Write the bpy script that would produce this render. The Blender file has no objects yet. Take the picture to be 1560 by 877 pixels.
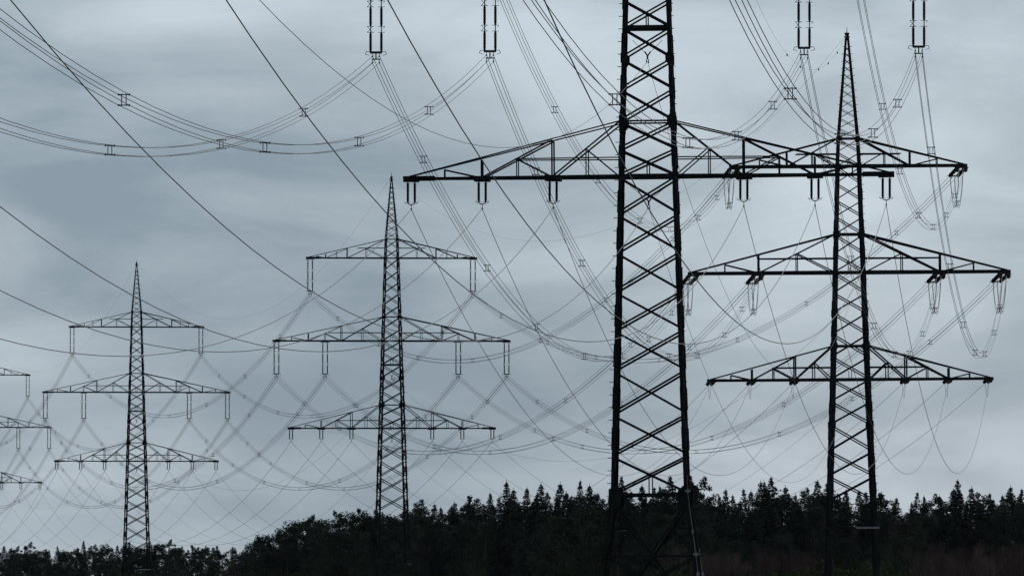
import bpy, math, random
from mathutils import Vector, Matrix
rnd = random.Random(7)
SC = bpy.context.scene
COL = SC.collection

# ------------------------------------------------------------------ camera
FPX, HORIZ, CAMH = 15000.0, 935.0, 1.6
cam_d = bpy.data.cameras.new('camera'); cam = bpy.data.objects.new('camera', cam_d); COL.objects.link(cam)
cam_d.sensor_width = 36.0; cam_d.sensor_fit = 'HORIZONTAL'
cam_d.lens = FPX / 1560.0 * 36.0
cam_d.clip_start = 1.0; cam_d.clip_end = 20000.0
PITCH = math.atan((HORIZ - 438.5) / FPX)
cam.location = (0, 0, CAMH); cam.rotation_euler = (math.pi / 2 + PITCH, 0, 0)
SC.camera = cam

# ------------------------------------------------------------------ world, sun, exposure
SUN_EL, SUN_AZ = math.radians(24), math.radians(24)      # azimuth measured from +Y towards +X
w = bpy.data.worlds.new('World'); SC.world = w; w.use_nodes = True
nt = w.node_tree; N = nt.nodes; L = nt.links; N.clear()
def nd(tree, typ, **kw):
    n = tree.nodes.new(typ)
    for k, v in kw.items():
        if k.startswith('i_'):
            n.inputs[int(k[2:]) if k[2:].isdigit() else k[2:]].default_value = v
        else: setattr(n, k, v)
    return n
out = nd(nt, 'ShaderNodeOutputWorld')
bg_sky = nd(nt, 'ShaderNodeBackground'); bg_sky.inputs['Strength'].default_value = 0.05
sky = nd(nt, 'ShaderNodeTexSky', sky_type='NISHITA', sun_disc=False)
sky.sun_elevation = SUN_EL; sky.sun_rotation = SUN_AZ
L.new(sky.outputs[0], bg_sky.inputs['Color'])
tc = nd(nt, 'ShaderNodeTexCoord')
mp = nd(nt, 'ShaderNodeMapping'); mp.inputs['Location'].default_value = (-1.43, -3.35, 4.54)
mp.inputs['Scale'].default_value = (26, 26, 85); mp.inputs['Rotation'].default_value = (0, math.radians(4), 0)
L.new(tc.outputs['Generated'], mp.inputs['Vector'])
n1 = nd(nt, 'ShaderNodeTexNoise'); n1.inputs['Scale'].default_value = 1.0; n1.inputs['Detail'].default_value = 7.0
n1.inputs['Roughness'].default_value = 0.55; n1.inputs['Distortion'].default_value = 0.4
L.new(mp.outputs[0], n1.inputs['Vector'])
mp2 = nd(nt, 'ShaderNodeMapping'); mp2.inputs['Location'].default_value = (1.01, 7.13, 2.77)
mp2.inputs['Scale'].default_value = (13, 13, 30)
L.new(tc.outputs['Generated'], mp2.inputs['Vector'])
n2 = nd(nt, 'ShaderNodeTexNoise'); n2.inputs['Scale'].default_value = 1.0; n2.inputs['Detail'].default_value = 3.0
L.new(mp2.outputs[0], n2.inputs['Vector'])
mixn = nd(nt, 'ShaderNodeMix', data_type='FLOAT'); mixn.inputs[0].default_value = 0.58
L.new(n1.outputs[0], mixn.inputs[2]); L.new(n2.outputs[0], mixn.inputs[3])
cr = nd(nt, 'ShaderNodeValToRGB')
cr.color_ramp.elements[0].position = 0.395; cr.color_ramp.elements[0].color = (0.222, 0.312, 0.398, 1)
cr.color_ramp.elements[1].position = 0.625; cr.color_ramp.elements[1].color = (0.57, 0.67, 0.76, 1)
e = cr.color_ramp.elements.new(0.50); e.color = (0.375, 0.466, 0.548, 1)
L.new(mixn.outputs[0], cr.inputs[0])
bg_c = nd(nt, 'ShaderNodeBackground'); bg_c.inputs['Strength'].default_value = 0.98
L.new(cr.outputs[0], bg_c.inputs['Color'])
ms = nd(nt, 'ShaderNodeMixShader'); ms.inputs[0].default_value = 0.92     # thick cloud cover over the clear sky
L.new(bg_sky.outputs[0], ms.inputs[1]); L.new(bg_c.outputs[0], ms.inputs[2]); L.new(ms.outputs[0], out.inputs['Surface'])

sd = bpy.data.lights.new('sun', 'SUN'); sd.energy = 0.5; sd.angle = math.radians(14); sd.color = (1.0, 0.94, 0.86)
sun = bpy.data.objects.new('sun', sd); COL.objects.link(sun)
sv = Vector((math.sin(SUN_AZ) * math.cos(SUN_EL), math.cos(SUN_AZ) * math.cos(SUN_EL), math.sin(SUN_EL)))
sun.rotation_euler = sv.to_track_quat('Z', 'Y').to_euler()
SC.view_settings.view_transform = 'Standard'; SC.view_settings.look = 'None'
SC.view_settings.exposure = 0.0; SC.view_settings.gamma = 1.0

# ------------------------------------------------------------------ materials
def mat(name, c0, c1, scale, rough=0.7, spec=0.15, detail=4.0, metal=0.0, objinfo=False, bump=0.0):
    m = bpy.data.materials.new(name); m.use_nodes = True; t = m.node_tree
    b = t.nodes['Principled BSDF']
    b.inputs['Roughness'].default_value = rough; b.inputs['Metallic'].default_value = metal
    b.inputs['Specular IOR Level'].default_value = spec
    tcn = nd(t, 'ShaderNodeTexCoord'); nz = nd(t, 'ShaderNodeTexNoise')
    nz.inputs['Scale'].default_value = scale; nz.inputs['Detail'].default_value = detail
    t.links.new(tcn.outputs['Object'], nz.inputs['Vector'])
    r = nd(t, 'ShaderNodeValToRGB'); r.color_ramp.elements[0].color = (*c0, 1); r.color_ramp.elements[1].color = (*c1, 1)
    r.color_ramp.elements[0].position = 0.32; r.color_ramp.elements[1].position = 0.68
    t.links.new(nz.outputs[0], r.inputs[0])
    src = r.outputs[0]
    if objinfo:
        oi = nd(t, 'ShaderNodeObjectInfo'); hs = nd(t, 'ShaderNodeHueSaturation')
        mr = nd(t, 'ShaderNodeMapRange'); mr.inputs['To Min'].default_value = 0.6; mr.inputs['To Max'].default_value = 1.45
        t.links.new(oi.outputs['Random'], mr.inputs[0]); t.links.new(mr.outputs[0], hs.inputs['Value'])
        mh = nd(t, 'ShaderNodeMapRange'); mh.inputs['To Min'].default_value = 0.47; mh.inputs['To Max'].default_value = 0.53
        t.links.new(oi.outputs['Random'], mh.inputs[0]); t.links.new(mh.outputs[0], hs.inputs['Hue'])
        t.links.new(src, hs.inputs['Color']); src = hs.outputs[0]
    t.links.new(src, b.inputs['Base Color'])
    if bump:
        bp = nd(t, 'ShaderNodeBump'); bp.inputs['Strength'].default_value = bump
        t.links.new(nz.outputs[0], bp.inputs['Height']); t.links.new(bp.outputs[0], b.inputs['Normal'])
    return m
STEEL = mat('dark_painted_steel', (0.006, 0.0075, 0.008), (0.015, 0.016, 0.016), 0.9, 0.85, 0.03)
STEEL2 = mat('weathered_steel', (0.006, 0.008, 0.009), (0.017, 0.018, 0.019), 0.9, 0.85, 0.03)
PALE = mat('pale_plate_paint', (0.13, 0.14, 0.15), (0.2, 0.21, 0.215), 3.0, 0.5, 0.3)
GALV = mat('galvanised_cable', (0.07, 0.073, 0.073), (0.24, 0.245, 0.245), 1.3, 0.45, 0.3)
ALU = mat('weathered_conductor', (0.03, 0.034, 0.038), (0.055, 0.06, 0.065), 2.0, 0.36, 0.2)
ALU2 = mat('conductor_sheen_darkened', (0.014, 0.016, 0.018), (0.026, 0.029, 0.031), 2.0, 0.75, 0.04)  # same conductor, colour darkened to take off its pale sky sheen against trees
PORC = mat('brown_porcelain', (0.010, 0.008, 0.008), (0.02, 0.015, 0.013), 6.0, 0.6, 0.08)
FIT = mat('dark_fittings', (0.014, 0.016, 0.018), (0.03, 0.033, 0.035), 6.0, 0.6, 0.15)
SPRUCE = mat('spruce_needles', (0.009, 0.014, 0.013), (0.024, 0.031, 0.025), 0.35, 0.8, 0.08, objinfo=True)
PINE = mat('pine_needles', (0.011, 0.017, 0.013), (0.028, 0.034, 0.023), 0.4, 0.8, 0.08, objinfo=True)
BROAD = mat('broadleaf_foliage', (0.012, 0.017, 0.012), (0.028, 0.034, 0.022), 0.5, 0.8, 0.08, objinfo=True)
BARK = mat('bark', (0.035, 0.028, 0.022), (0.08, 0.065, 0.05), 2.5, 0.9, 0.05, bump=0.4)
TWIG = mat('reddish_twigs', (0.05, 0.032, 0.031), (0.10, 0.062, 0.058), 0.8, 0.9, 0.05, objinfo=True)
BUSH = mat('bush_leaves', (0.022, 0.032, 0.012), (0.048, 0.058, 0.022), 0.8, 0.85, 0.05, objinfo=True)
GRASS = mat('rough_grass', (0.03, 0.038, 0.018), (0.07, 0.072, 0.04), 0.08, 0.95, 0.05, detail=9, bump=0.5)

# ------------------------------------------------------------------ mesh helpers
class MB:
    def __init__(s): s.v = []; s.f = []
    def prof(s, p0, p1, pts, u, v, pts1=None, cap=True):
        """extrude a 2D profile (along axes u, v) from p0 to p1"""
        p0 = Vector(p0); p1 = Vector(p1); b = len(s.v); n = len(pts)
        for (a, c) in pts: s.v.append(tuple(p0 + u * a + v * c))
        for (a, c) in (pts1 or pts): s.v.append(tuple(p1 + u * a + v * c))
        for i in range(n):
            j = (i + 1) % n; s.f.append((b + i, b + j, b + n + j, b + n + i))
        if cap: s.f.append(tuple(range(b + n - 1, b - 1, -1))); s.f.append(tuple(range(b + n, b + 2 * n)))
    def axes(s, p0, p1, nrm):
        d = (Vector(p1) - Vector(p0)).normalized(); nrm = Vector(nrm)
        u = d.cross(nrm)
        if u.length < 1e-4: u = d.cross(Vector((1, 0.3, 0.1)))
        u.normalize(); v = u.cross(d).normalized()
        return u, v
    def angle(s, p0, p1, wd, nrm, th=None, flip=False):
        """L section: one flange in the face plane (u), the other along nrm (v)"""
        th = th or wd * 0.13
        u, v = s.axes(p0, p1, nrm)
        if flip: u = -u
        h = wd / 2
        s.prof(p0, p1, [(-h, 0), (h, 0), (h, th), (-h + th, th), (-h + th, wd * .8), (-h, wd * .8)], u, v)
    def bar(s, p0, p1, wu, wv, nrm=(0, 1, 0)):
        u, v = s.axes(p0, p1, nrm); a, c = wu / 2, wv / 2
        s.prof(p0, p1, [(-a, -c), (a, -c), (a, c), (-a, c)], u, v)
    def rod(s, p0, p1, r, n=6, r1=None):
        u, v = s.axes(p0, p1, (0, 1, 0.01)); r1 = r if r1 is None else r1
        c = [(math.cos(2 * math.pi * i / n), math.sin(2 * math.pi * i / n)) for i in range(n)]
        s.prof(p0, p1, [(r * a, r * b) for a, b in c], u, v, [(r1 * a, r1 * b) for a, b in c])
    def tube(s, pts, r, n=4):
        b = len(s.v); m = len(pts)
        for i, p in enumerate(pts):
            d = (pts[min(i + 1, m - 1)] - pts[max(i - 1, 0)]).normalized()
            u = d.cross(Vector((0, 0, 1)))
            if u.length < 1e-3: u = Vector((1, 0, 0))
            u.normalize(); v = u.cross(d)
            for k in range(n):
                a = 2 * math.pi * (k + .5) / n; s.v.append(tuple(p + (u * math.cos(a) + v * math.sin(a)) * r))
        for i in range(m - 1):
            for k in range(n):
                q = (k + 1) % n; s.f.append((b + i * n + k, b + i * n + q, b + (i + 1) * n + q, b + (i + 1) * n + k))
        s.f.append(tuple(b + k for k in range(n - 1, -1, -1))); s.f.append(tuple(b + (m - 1) * n + k for k in range(n)))
    def lathe(s, prof, n=8, c=(0, 0)):
        b = len(s.v); m = len(prof)
        for (r, z) in prof:
            for k in range(n):
                a = 2 * math.pi * k / n; s.v.append((c[0] + r * math.cos(a), c[1] + r * math.sin(a), z))
        for i in range(m - 1):
            for k in range(n):
                q = (k + 1) % n; s.f.append((b + i * n + k, b + (i + 1) * n + k, b + (i + 1) * n + q, b + i * n + q))
        s.f.append(tuple(b + k for k in range(n))); s.f.append(tuple(b + (m - 1) * n + k for k in range(n - 1, -1, -1)))
    def mesh(s, name, m, smooth=False):
        me = bpy.data.meshes.new(name); me.from_pydata(s.v, [], s.f); me.update()
        me.materials.append(m)
        if smooth: me.polygons.foreach_set('use_smooth', [True] * len(me.polygons))
        return me
    def build(s, name, m, parent=None, smooth=False):
        return put(name, s.mesh(name, m, smooth), parent)
def put(name, me, parent=None, mtx=None):
    o = bpy.data.objects.new(name, me); COL.objects.link(o)
    if parent is not None: o.parent = parent
    if mtx is not None: o.matrix_local = mtx
    return o
def tag(o, label, cat, group=None, kind=None):
    if label: o['label'] = label
    if cat: o['category'] = cat
    if group: o['group'] = group
    if kind: o['kind'] = kind
    return o
def thing(name, label, cat, group=None, mtx=None):
    o = bpy.data.objects.new(name, None); COL.objects.link(o); o.empty_display_size = 0.2
    if mtx is not None: o.matrix_world = mtx
    return tag(o, label, cat, group)
def kids_map():
    d = {}
    for o in COL.objects:
        if o.parent: d.setdefault(o.parent.name, []).append(o)
    return d
def copy_tree(root, km):
    c = root.copy(); COL.objects.link(c)
    def rec(src, dst):
        for ch in km.get(src.name, ()):
            k = ch.copy(); COL.objects.link(k); k.parent = dst; rec(ch, k)
    rec(root, c); return c

# ------------------------------------------------------------------ ground
def ground_z(x, y):
    t = max(0.0, min(1.0, (y - 1340) / 760.0)); return 3.0 * t
g = MB(); xs_ = [-9000, -2500, -900, -400, -150, 0, 150, 400, 900, 2500, 9000]
ys_ = [-2500, -800, -200, 0, 150, 400, 700, 1000, 1340, 1500, 1720, 1900, 2100, 2600, 4000, 9000, 14000]
for y in ys_:
    for x in xs_: g.v.append((x, y, ground_z(x, y)))
nx = len(xs_)
for j in range(len(ys_) - 1):
    for i in range(nx - 1): g.f.append((j * nx + i, j * nx + i + 1, (j + 1) * nx + i + 1, (j + 1) * nx + i))
tag(g.build('ground', GRASS), None, None, kind='structure')

# ------------------------------------------------------------------ pylons
def interp(tab, z):
    for (a, wa), (b, wb) in zip(tab, tab[1:]):
        if z <= b: return wa + (wb - wa) * (z - a) / (b - a)
    return tab[-1][1]

def make_pylon(root, P):
    """lattice pylon built about its own base: x across the line, y along it, z up"""
    W = P['width']; hw = lambda z: interp(W, z) / 2
    zb = P['nodes']                     # panel heights, base to the foot of the peak
    zp = P['peak']
    allz = zb + zp[1:]
    lw = P['leg_w']
    corner = lambda sx, sy, z: Vector((sx * hw(z), sy * hw(z), z))
    # legs, each with its splice plates
    for sx in (-1, 1):
        for sy in (-1, 1):
            m = MB()
            marks = [0.0] + [z for z in P['leg_breaks']] + [zp[-1]]
            for a, b in zip(marks, marks[1:]):
                wl = interp(lw, a); t = wl * .13
                p0 = corner(sx, sy, a); p1 = corner(sx, sy, b)
                u = Vector((-sx, 0, 0)); v = Vector((0, -sy, 0))
                pr = [(-.0, -.0), (wl, 0), (wl, t), (t, t), (t, wl), (0, wl)]
                m.prof(p0, p1, pr, u, v)
            leg = m.build('leg', P['mat'], root)
            for z in P['splices']:
                wl = interp(lw, z) ; e = 0.022; s2 = MB(); ln = P['splice_len']; dz = ln
                p0 = corner(sx, sy, z) ; p1 = corner(sx, sy, z + dz)
                u = Vector((-sx, 0, 0)); v = Vector((0, -sy, 0)); wl2 = wl * 1.02 + e
                o0 = -0.035
                s2.prof(p0, p1, [(o0, o0), (wl2, o0), (wl2, -0.006), (-0.006, -0.006), (-0.006, wl2), (o0, wl2)], u, v)
                s2.build('splice_plate', P['mat'], leg)
    # X bracing on four faces
    faces = [((-1, -1), (1, -1), (0, 1, 0)), ((1, 1), (-1, 1), (0, -1, 0)), ((1, -1), (1, 1), (-1, 0, 0)), ((-1, 1), (-1, -1), (1, 0, 0))]
    for k, (a, b) in enumerate(zip(allz, allz[1:])):
        if a in P['skip']: continue
        bw = interp(P['brace_w'], a)
        for (c0, c1, nr) in faces:
            nr = Vector(nr); wl = interp(lw, a)
            off = nr * 0.004; off2 = nr * (bw * 0.14 + 0.016)
            ins = wl * .3
            A0 = corner(*c0, a); A1 = corner(*c1, a); B0 = corner(*c0, b); B1 = corner(*c1, b)
            ex = (A1 - A0).normalized() * ins
            g = 0.05 * (b - a)
            gz = Vector((0, 0, g))
            m = MB(); m.angle(B0 + ex + off - gz, A1 - ex + off + gz, bw, nr, flip=True); m.build('diagonal_brace', P['mat'], root)
            m = MB(); m.angle(A0 + ex + off2 + gz, B1 - ex + off2 - gz, bw * .92, nr); m.build('diagonal_brace', P['mat'], root)
    # horizontals
    for (z, hwid, post) in P['horiz']:
        for (c0, c1, nr) in faces:
            nr = Vector(nr); off = nr * 0.055
            p0 = corner(*c0, z) + off; p1 = corner(*c1, z) + off
            m = MB(); m.angle(p0, p1, hwid, nr); m.build('horizontal_brace', P['mat'], root)
            if post and nr.y != 0:
                mid = (p0 + p1) / 2; m = MB()
                m.bar(mid + Vector((0, 0, hwid * .5)), mid + Vector((0, 0, post)), .07, .05, nr); m.build('hanger_bar', P['mat'], root)
    for q in P.get('extra', ()): q(root, corner)
    # gusset plates
    for z, s in P['gussets']:
        for sx in (-1, 1):
            for sy in (-1, 1):
                c = corner(sx, sy, z); m = MB(); y0 = c.y + sy * 0.012
                m.prof((0, y0, 0), (0, y0 + sy * .03, 0),
                       [(c.x + sx * s * .1, z - s * .5), (c.x - sx * s * .3, z - s * .7), (c.x - sx * s * .62, z - s * .35),
                        (c.x - sx * s * .62, z + s * .35), (c.x - sx * s * .3, z + s * .7), (c.x + sx * s * .1, z + s * .5)],
                       Vector((1, 0, 0)), Vector((0, 0, 1)))
                m.build('gusset_plate', P['mat'], root)
    # step bolts on two opposite legs
    m = MB(); z = 3.2
    while z < zp[-1] - .8:
        for sx, sy in ((-1, -1), (1, -1)):
            c = corner(sx, sy, z); m.bar(c, c + Vector((sx * .22, -.02, 0)), .04, .04, (0, 0, 1))
        z += .72
    tag(m.build('step_bolts', P['mat'], root), None, None, kind='stuff')
    # peak cap
    m = MB(); t = zp[-1]; hh = hw(t)
    m.prof((0, 0, t - .02), (0, 0, t + .16), [(-hh - .05, -hh - .05), (hh + .05, -hh - .05), (hh + .05, hh + .05), (-hh - .05, hh + .05)], Vector((1, 0, 0)), Vector((0, 1, 0)))
    m.rod((0, 0, t + .15), (0, 0, t + .75), .05, 6, .012)
    m.bar((-.3, 0, t - .25), (.3, 0, t - .25), .09, .09)
    m.build('peak_cap', P['mat'], root)
    for arm in P['arms']:
        for sx in (-1, 1): make_arm(root, P, arm, sx, hw)

def make_arm(root, P, A, sx, hw):
    zc, zr, tip = A['z'], A['root'], A['tip']
    mt = P['mat']; cw = A['cw']
    r0 = hw(zc); r1 = hw(zr); tz = zc + .12
    yb = lambda x: hw(zc) + (0.16 - hw(zc)) * (x - r0) / (tip - r0)
    def top(x): return tz + (zr - tz) * (tip - .9 - x) / (tip - .9 - r1) if x < tip - .9 else tz
    yt = lambda x: hw(zr) + (0.16 - hw(zr)) * (x - r1) / (tip - r1)
    B = lambda x, sy: Vector((sx * x, sy * yb(x), zc))
    T = lambda x, sy: Vector((sx * x, sy * yt(x), top(x)))
    m = MB()
    for sy in (-1, 1): m.angle(B(r0 * .9, sy), B(tip, sy), cw, (0, -sy, 0), flip=(sx * sy < 0))
    n = max(4, int(tip / 1.3))                               # plan lacing between the two bottom chords
    for i in range(n):
        xa = r0 + (tip - r0) * i / n; xb = r0 + (tip - r0) * (i + 1) / n; s = 1 if i % 2 else -1
        m.bar(B(xa, s) + Vector((0, 0, -.05)), B(xb, -s) + Vector((0, 0, -.05)), .06, .05, (0, 0, 1))
    arm = m.build('crossarm', mt, root)
    for sy in (-1, 1):
        q = MB(); q.angle(T(r1 * .9, sy), T(tip - .25, sy) + Vector((0, 0, .0)), cw * .5, (0, -sy, 0)); q.build('top_chord', mt, arm)
    q = MB(); q.bar(Vector((sx * (tip - 1.75), 0, zc + .02)), Vector((sx * (tip + .06), 0, zc + .02)), .27, .5); q.build('tip_plate', mt, arm)
    dw = A['dw']
    def bars(name, pa, pb, wd=None):
        for sy in (-1, 1):
            q = MB(); q.angle(pa(sy), pb(sy), wd or dw, (0, -sy, 0)); q.build(name, mt, arm)
    mains = A['mains']           # x of full posts, inner to outer
    prev = r0; first = True
    for i, x in enumerate(mains):
        mid = (prev + x) / 2
        zt0 = top(prev) if not first else zr
        up0 = (lambda sy, p=prev, f=first: (Vector((sx * r1, sy * hw(zr), zr)) if f else T(p, sy)))
        fi = A.get('flip', False)
        # long diagonal between the foot of this post and the head of the inner one
        if i < A['nbig']:
            hd, ft = up0, (lambda sy, x=x: B(x, sy))
            if sx * A.get('asym', 0) < 0 or A.get('asym', 0) == 0: pass
            bars('lacing_bar', hd, ft, dw)
            nd_ = lambda sy, h=hd, f_=ft: (h(sy) + f_(sy)) / 2
            xm = abs(nd_(1).x)
            bars('lacing_bar', nd_, lambda sy, p=prev: B(p if p > r0 else r0, sy), dw * .8)
            bars('post', nd_, lambda sy, xm=xm: B(xm, sy), dw * .7)
        else:
            bars('lacing_bar', lambda sy, p=prev: T(p, sy) if p > r0 else Vector((sx * r1, sy * hw(zr), zr)), lambda sy, x=x: B(x, sy), dw * .85)
            xm = (prev + x) / 2
            bars('post', lambda sy, xm=xm: T(xm, sy), lambda sy, xm=xm: B(xm, sy), dw * .6)
        bars('post', lambda sy, x=x: T(x, sy), lambda sy, x=x: B(x, sy), dw)
        prev = x; first = False
    # outermost bay
    xm = prev + (tip - prev) * .48
    bars('lacing_bar', lambda sy, xm=xm: T(xm, sy), lambda sy, p=prev: B(p, sy), dw * .8)
    bars('post', lambda sy, xm=xm: T(xm, sy), lambda sy, xm=xm: B(xm, sy), dw * .6)
    # the rail half way up
    zr2 = zc + A['rail_h']; xr = A['rail_x']
    bars('rail', lambda sy: Vector((sx * hw(zr2) * .95, sy * (hw(zr2) - .03), zr2)), lambda sy: Vector((sx * xr, sy * (yb(xr) + yt(xr)) / 2, zr2)), dw * .75)
    for x in A['hang']:
        q = MB(); q.bar(Vector((sx * (x - .45), 0, zc - .05)), Vector((sx * (x + .45), 0, zc - .03)), .28, 2 * yb(x) + .1); q.build('hanger_plate', mt, arm)

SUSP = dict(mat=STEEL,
    width=[(0, 6.5), (8.3, 4.39), (26.5, 3.27), (34.9, 2.74), (38.2, 2.54), (49.3, 1.84), (51.84, 1.70), (60.1, .22)],
    nodes=[0, 8.3, 10.55, 12.9, 15.4, 17.7, 19.9, 22.15, 24.32, 26.5, 28.05, 29.63, 31.47, 33.23, 35.0, 36.6, 38.2, 39.8, 41.42,
           43.0, 44.56, 46.1, 47.65, 49.3, 50.55, 51.84],
    peak=[51.84, 52.8, 53.75, 54.65, 55.5, 56.3, 57.05, 57.75, 58.4, 59.0, 60.1],
    leg_w=[(0, .22), (26.5, .19), (38, .16), (50, .13), (60.1, .09)],
    brace_w=[(0, .15), (9, .125), (26.5, .115), (38, .10), (49, .085), (52, .06), (60.1, .045)],
    leg_breaks=[8.3, 26.5, 38.2, 51.84], skip=(0,),
    splices=[10.9, 13.2, 15.6, 17.9, 20.1, 22.3, 24.4, 27.0, 29.0, 31.0, 33.4, 36.0, 39.0, 42.0, 45.0, 48.0], splice_len=1.25,
    horiz=[(8.3, .18, 1.1), (26.5, .2, .72), (29.63, .1, 0), (35.0, .2, .8), (38.2, .16, .65), (41.42, .1, 0), (49.3, .13, 0), (51.84, .1, 0)],
    gussets=[(8.15, .95), (29.63, .62), (33.23, .55), (41.42, .42), (51.84, .3)],
    arms=[dict(z=26.5, root=29.63, tip=14.0, cw=.155, dw=.095, mains=[5.46, 9.53], nbig=2, rail_h=1.05, rail_x=7.6, hang=[5.46, 9.53, 13.6]),
          dict(z=38.2, root=41.42, tip=16.0, cw=.2, dw=.095, mains=[6.8, 11.26], nbig=2, rail_h=1.1, rail_x=9.0, hang=[9.0, 15.55]),
          dict(z=49.3, root=51.84, tip=11.5, cw=.18, dw=.085, mains=[6.0, 8.9], nbig=1, rail_h=1.35, rail_x=4.6, hang=[11.0])])

def susp_base(root, corner):
    """the tall spread panel at the foot: one big X with secondary bracing"""
    faces = [((-1, -1), (1, -1), (0, 1, 0)), ((1, 1), (-1, 1), (0, -1, 0)), ((1, -1), (1, 1), (-1, 0, 0)), ((-1, 1), (-1, -1), (1, 0, 0))]
    for c0, c1, nr in faces:
        nr = Vector(nr); z0, z1 = .2, 8.0
        A0, A1, B0, B1 = (corner(*c, z) + nr * .02 for c, z in ((c0, z0), (c1, z0), (c0, z1), (c1, z1)))
        m = MB(); m.angle(B0, A1, .12, nr, flip=True); m.build('diagonal_brace', STEEL, root)
        m = MB(); m.angle(A0 + nr * .04, B1 + nr * .04, .11, nr); m.build('diagonal_brace', STEEL, root)
        wz = lambda c, z: corner(*c, z) + nr * .07
        zc = 8.0 - 7.8 * (4.45 / (4.45 + 6.45))
        m = MB(); m.angle(wz(c0, zc), wz(c1, zc), .11, nr); m.build('horizontal_brace', STEEL, root)
        for c, d in ((c0, c1), (c1, c0)):
            for za, zz in ((6.4, zc), (2.6, zc)):
                t = (8.0 - za) / 7.8; hub = (corner(*c, 8.0) * (1 - t) + corner(*d, .2) * t) + nr * .09
                lt = za; leg = wz(c, lt) + nr * .02
                # point of the main diagonal at this height
                m = MB(); m.angle(leg, hub, .075, nr); m.build('horizontal_brace', STEEL, root)
                m = MB(); m.angle(hub + nr * .02, wz(c, zc) + nr * .04, .075, nr); m.build('diagonal_brace', STEEL, root)
SUSP['extra'] = [susp_base]

zB = lambda y: 1.6 + (HORIZ - y) / 15.4 - 0.5          # photograph row -> height on the angle pylon (0.5 = its base)
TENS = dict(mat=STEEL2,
    width=[(0, 5.55), (9.6, 4.87), (zB(578), 3.77), (zB(415), 3.05), (zB(253), 2.4), (zB(211), 2.12), (zB(52), .34)],
    nodes=[0, 4.6, 9.6] + [zB(y) for y in (764, 725, 687, 647, 611.5, 577.5, 543.5, 509, 476.5, 446.4, 415, 386.8, 357, 330.3, 305, 279.3, 253.8, 232, 211)],
    peak=[zB(y) for y in (211, 195.5, 180, 165, 150.5, 136.5, 123.5, 111, 99.5, 89, 79, 70, 52)],
    leg_w=[(0, .36), (zB(578), .33), (zB(415), .29), (zB(211), .2), (zB(52), .14)],
    brace_w=[(0, .15), (9, .14), (zB(415), .125), (zB(253), .1), (zB(205), .065), (zB(52), .05)],
    leg_breaks=[9.6, zB(578), zB(415), zB(253), zB(211)], skip=(0, 4.6, 9.6),
    splices=[13, 15.6, 18.4, 21, 23.4, 26.2, 28.6, 31.0, 33.6, 36.4, 39, 42, 44.6], splice_len=1.1,
    horiz=[(9.6, .16, 0), (zB(578), .26, .9), (zB(527), .2, 0), (zB(415), .26, .75), (zB(357), .22, 0), (zB(253), .24, .7), (zB(211), .16, 0)],
    gussets=[(zB(647), .7), (zB(527), .7), (zB(476.5), .65), (zB(357), .7), (zB(211), .5)],
    arms=[dict(z=zB(578), root=zB(527), tip=14.1, cw=.26, dw=.15, mains=[5.5, 9.75], nbig=2, rail_h=1.2, rail_x=7.7, hang=[5.5, 9.75, 13.75]),
          dict(z=zB(415), root=zB(357), tip=15.95, cw=.34, dw=.15, mains=[9.0], nbig=1, rail_h=1.4, rail_x=9.0, hang=[9.0, 15.45]),
          dict(z=zB(253), root=zB(211), tip=11.75, cw=.32, dw=.14, mains=[6.1], nbig=1, rail_h=1.2, rail_x=5.2, hang=[11.3])])
def tens_base(root, corner):
    faces = [((-1, -1), (1, -1), (0, 1, 0)), ((1, 1), (-1, 1), (0, -1, 0)), ((1, -1), (1, 1), (-1, 0, 0)), ((-1, 1), (-1, -1), (1, 0, 0))]
    for c0, c1, nr in faces:
        nr = Vector(nr)
        m = MB(); m.angle(corner(*c0, 9.7) + nr * .02, corner(*c1, TENS['nodes'][3]) + nr * .02, .16, nr); m.build('diagonal_brace', STEEL2, root)
        top = (corner(*c0, 9.6) + corner(*c1, 9.6)) / 2 + nr * .04
        m = MB(); m.angle(corner(*c0, 4.6) + nr * .06, corner(*c1, 4.6) + nr * .06, .12, nr); m.build('horizontal_brace', STEEL2, root)
        md = (corner(*c0, 4.6) + corner(*c1, 4.6)) / 2 + nr * .09
        for c in (c0, c1):
            m = MB(); m.angle(corner(*c, 9.5) + nr * .03, md, .11, nr); m.build('diagonal_brace', STEEL2, root)
            m = MB(); m.angle(md + nr * .02, corner(*c, .3) + nr * .05, .11, nr); m.build('diagonal_brace', STEEL2, root)
TENS['extra'] = [tens_base]

def place(cx, scale, base, yaw, tilt_deg, ref):
    """cx: photograph column of the axis at height ref, scale: pixels per metre there"""
    d = FPX / scale; t = math.radians(tilt_deg)
    X = (cx - 780) * d / FPX + math.sin(t) * ref
    return Matrix.Translation((X, d, base)) @ Matrix.Rotation(yaw, 4, 'Z') @ Matrix.Rotation(-t, 4, 'Y')
MT = {'A': place(988, 26.65, 0.1, -.06, .42, 26.5), 'B': place(1295.5, 15.4, 0.5, .04, .5, 24.6),
      'C': place(597, 11.36, 0.0, .135, .12, 26.5), 'D': place(208, 8.956, 1.1, .135, .05, 26.5), 'F': place(-36.5, 7.18, 3.0, .12, .1, 26.5)}
NM = {'A': 'near pylon', 'B': 'right pylon', 'C': 'middle pylon', 'D': 'small left pylon', 'F': 'far-left pylon'}
PG = 'lattice pylons of one power line'
pyl = {}
pyl['A'] = thing('lattice_pylon', 'largest nearest lattice pylon, its top cut off by the picture edge', 'pylon', PG)
make_pylon(pyl['A'], SUSP)
km = kids_map()
for k, lb in (('C', 'middle-distance lattice pylon with three crossarms, standing left of the biggest pylon'),
              ('D', 'small distant lattice pylon with three crossarms at the left of the photo'),
              ('F', 'farthest lattice pylon, only its right crossarm ends showing at left edge')):
    pyl[k] = copy_tree(pyl['A'], km); pyl[k]['label'] = lb
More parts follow.
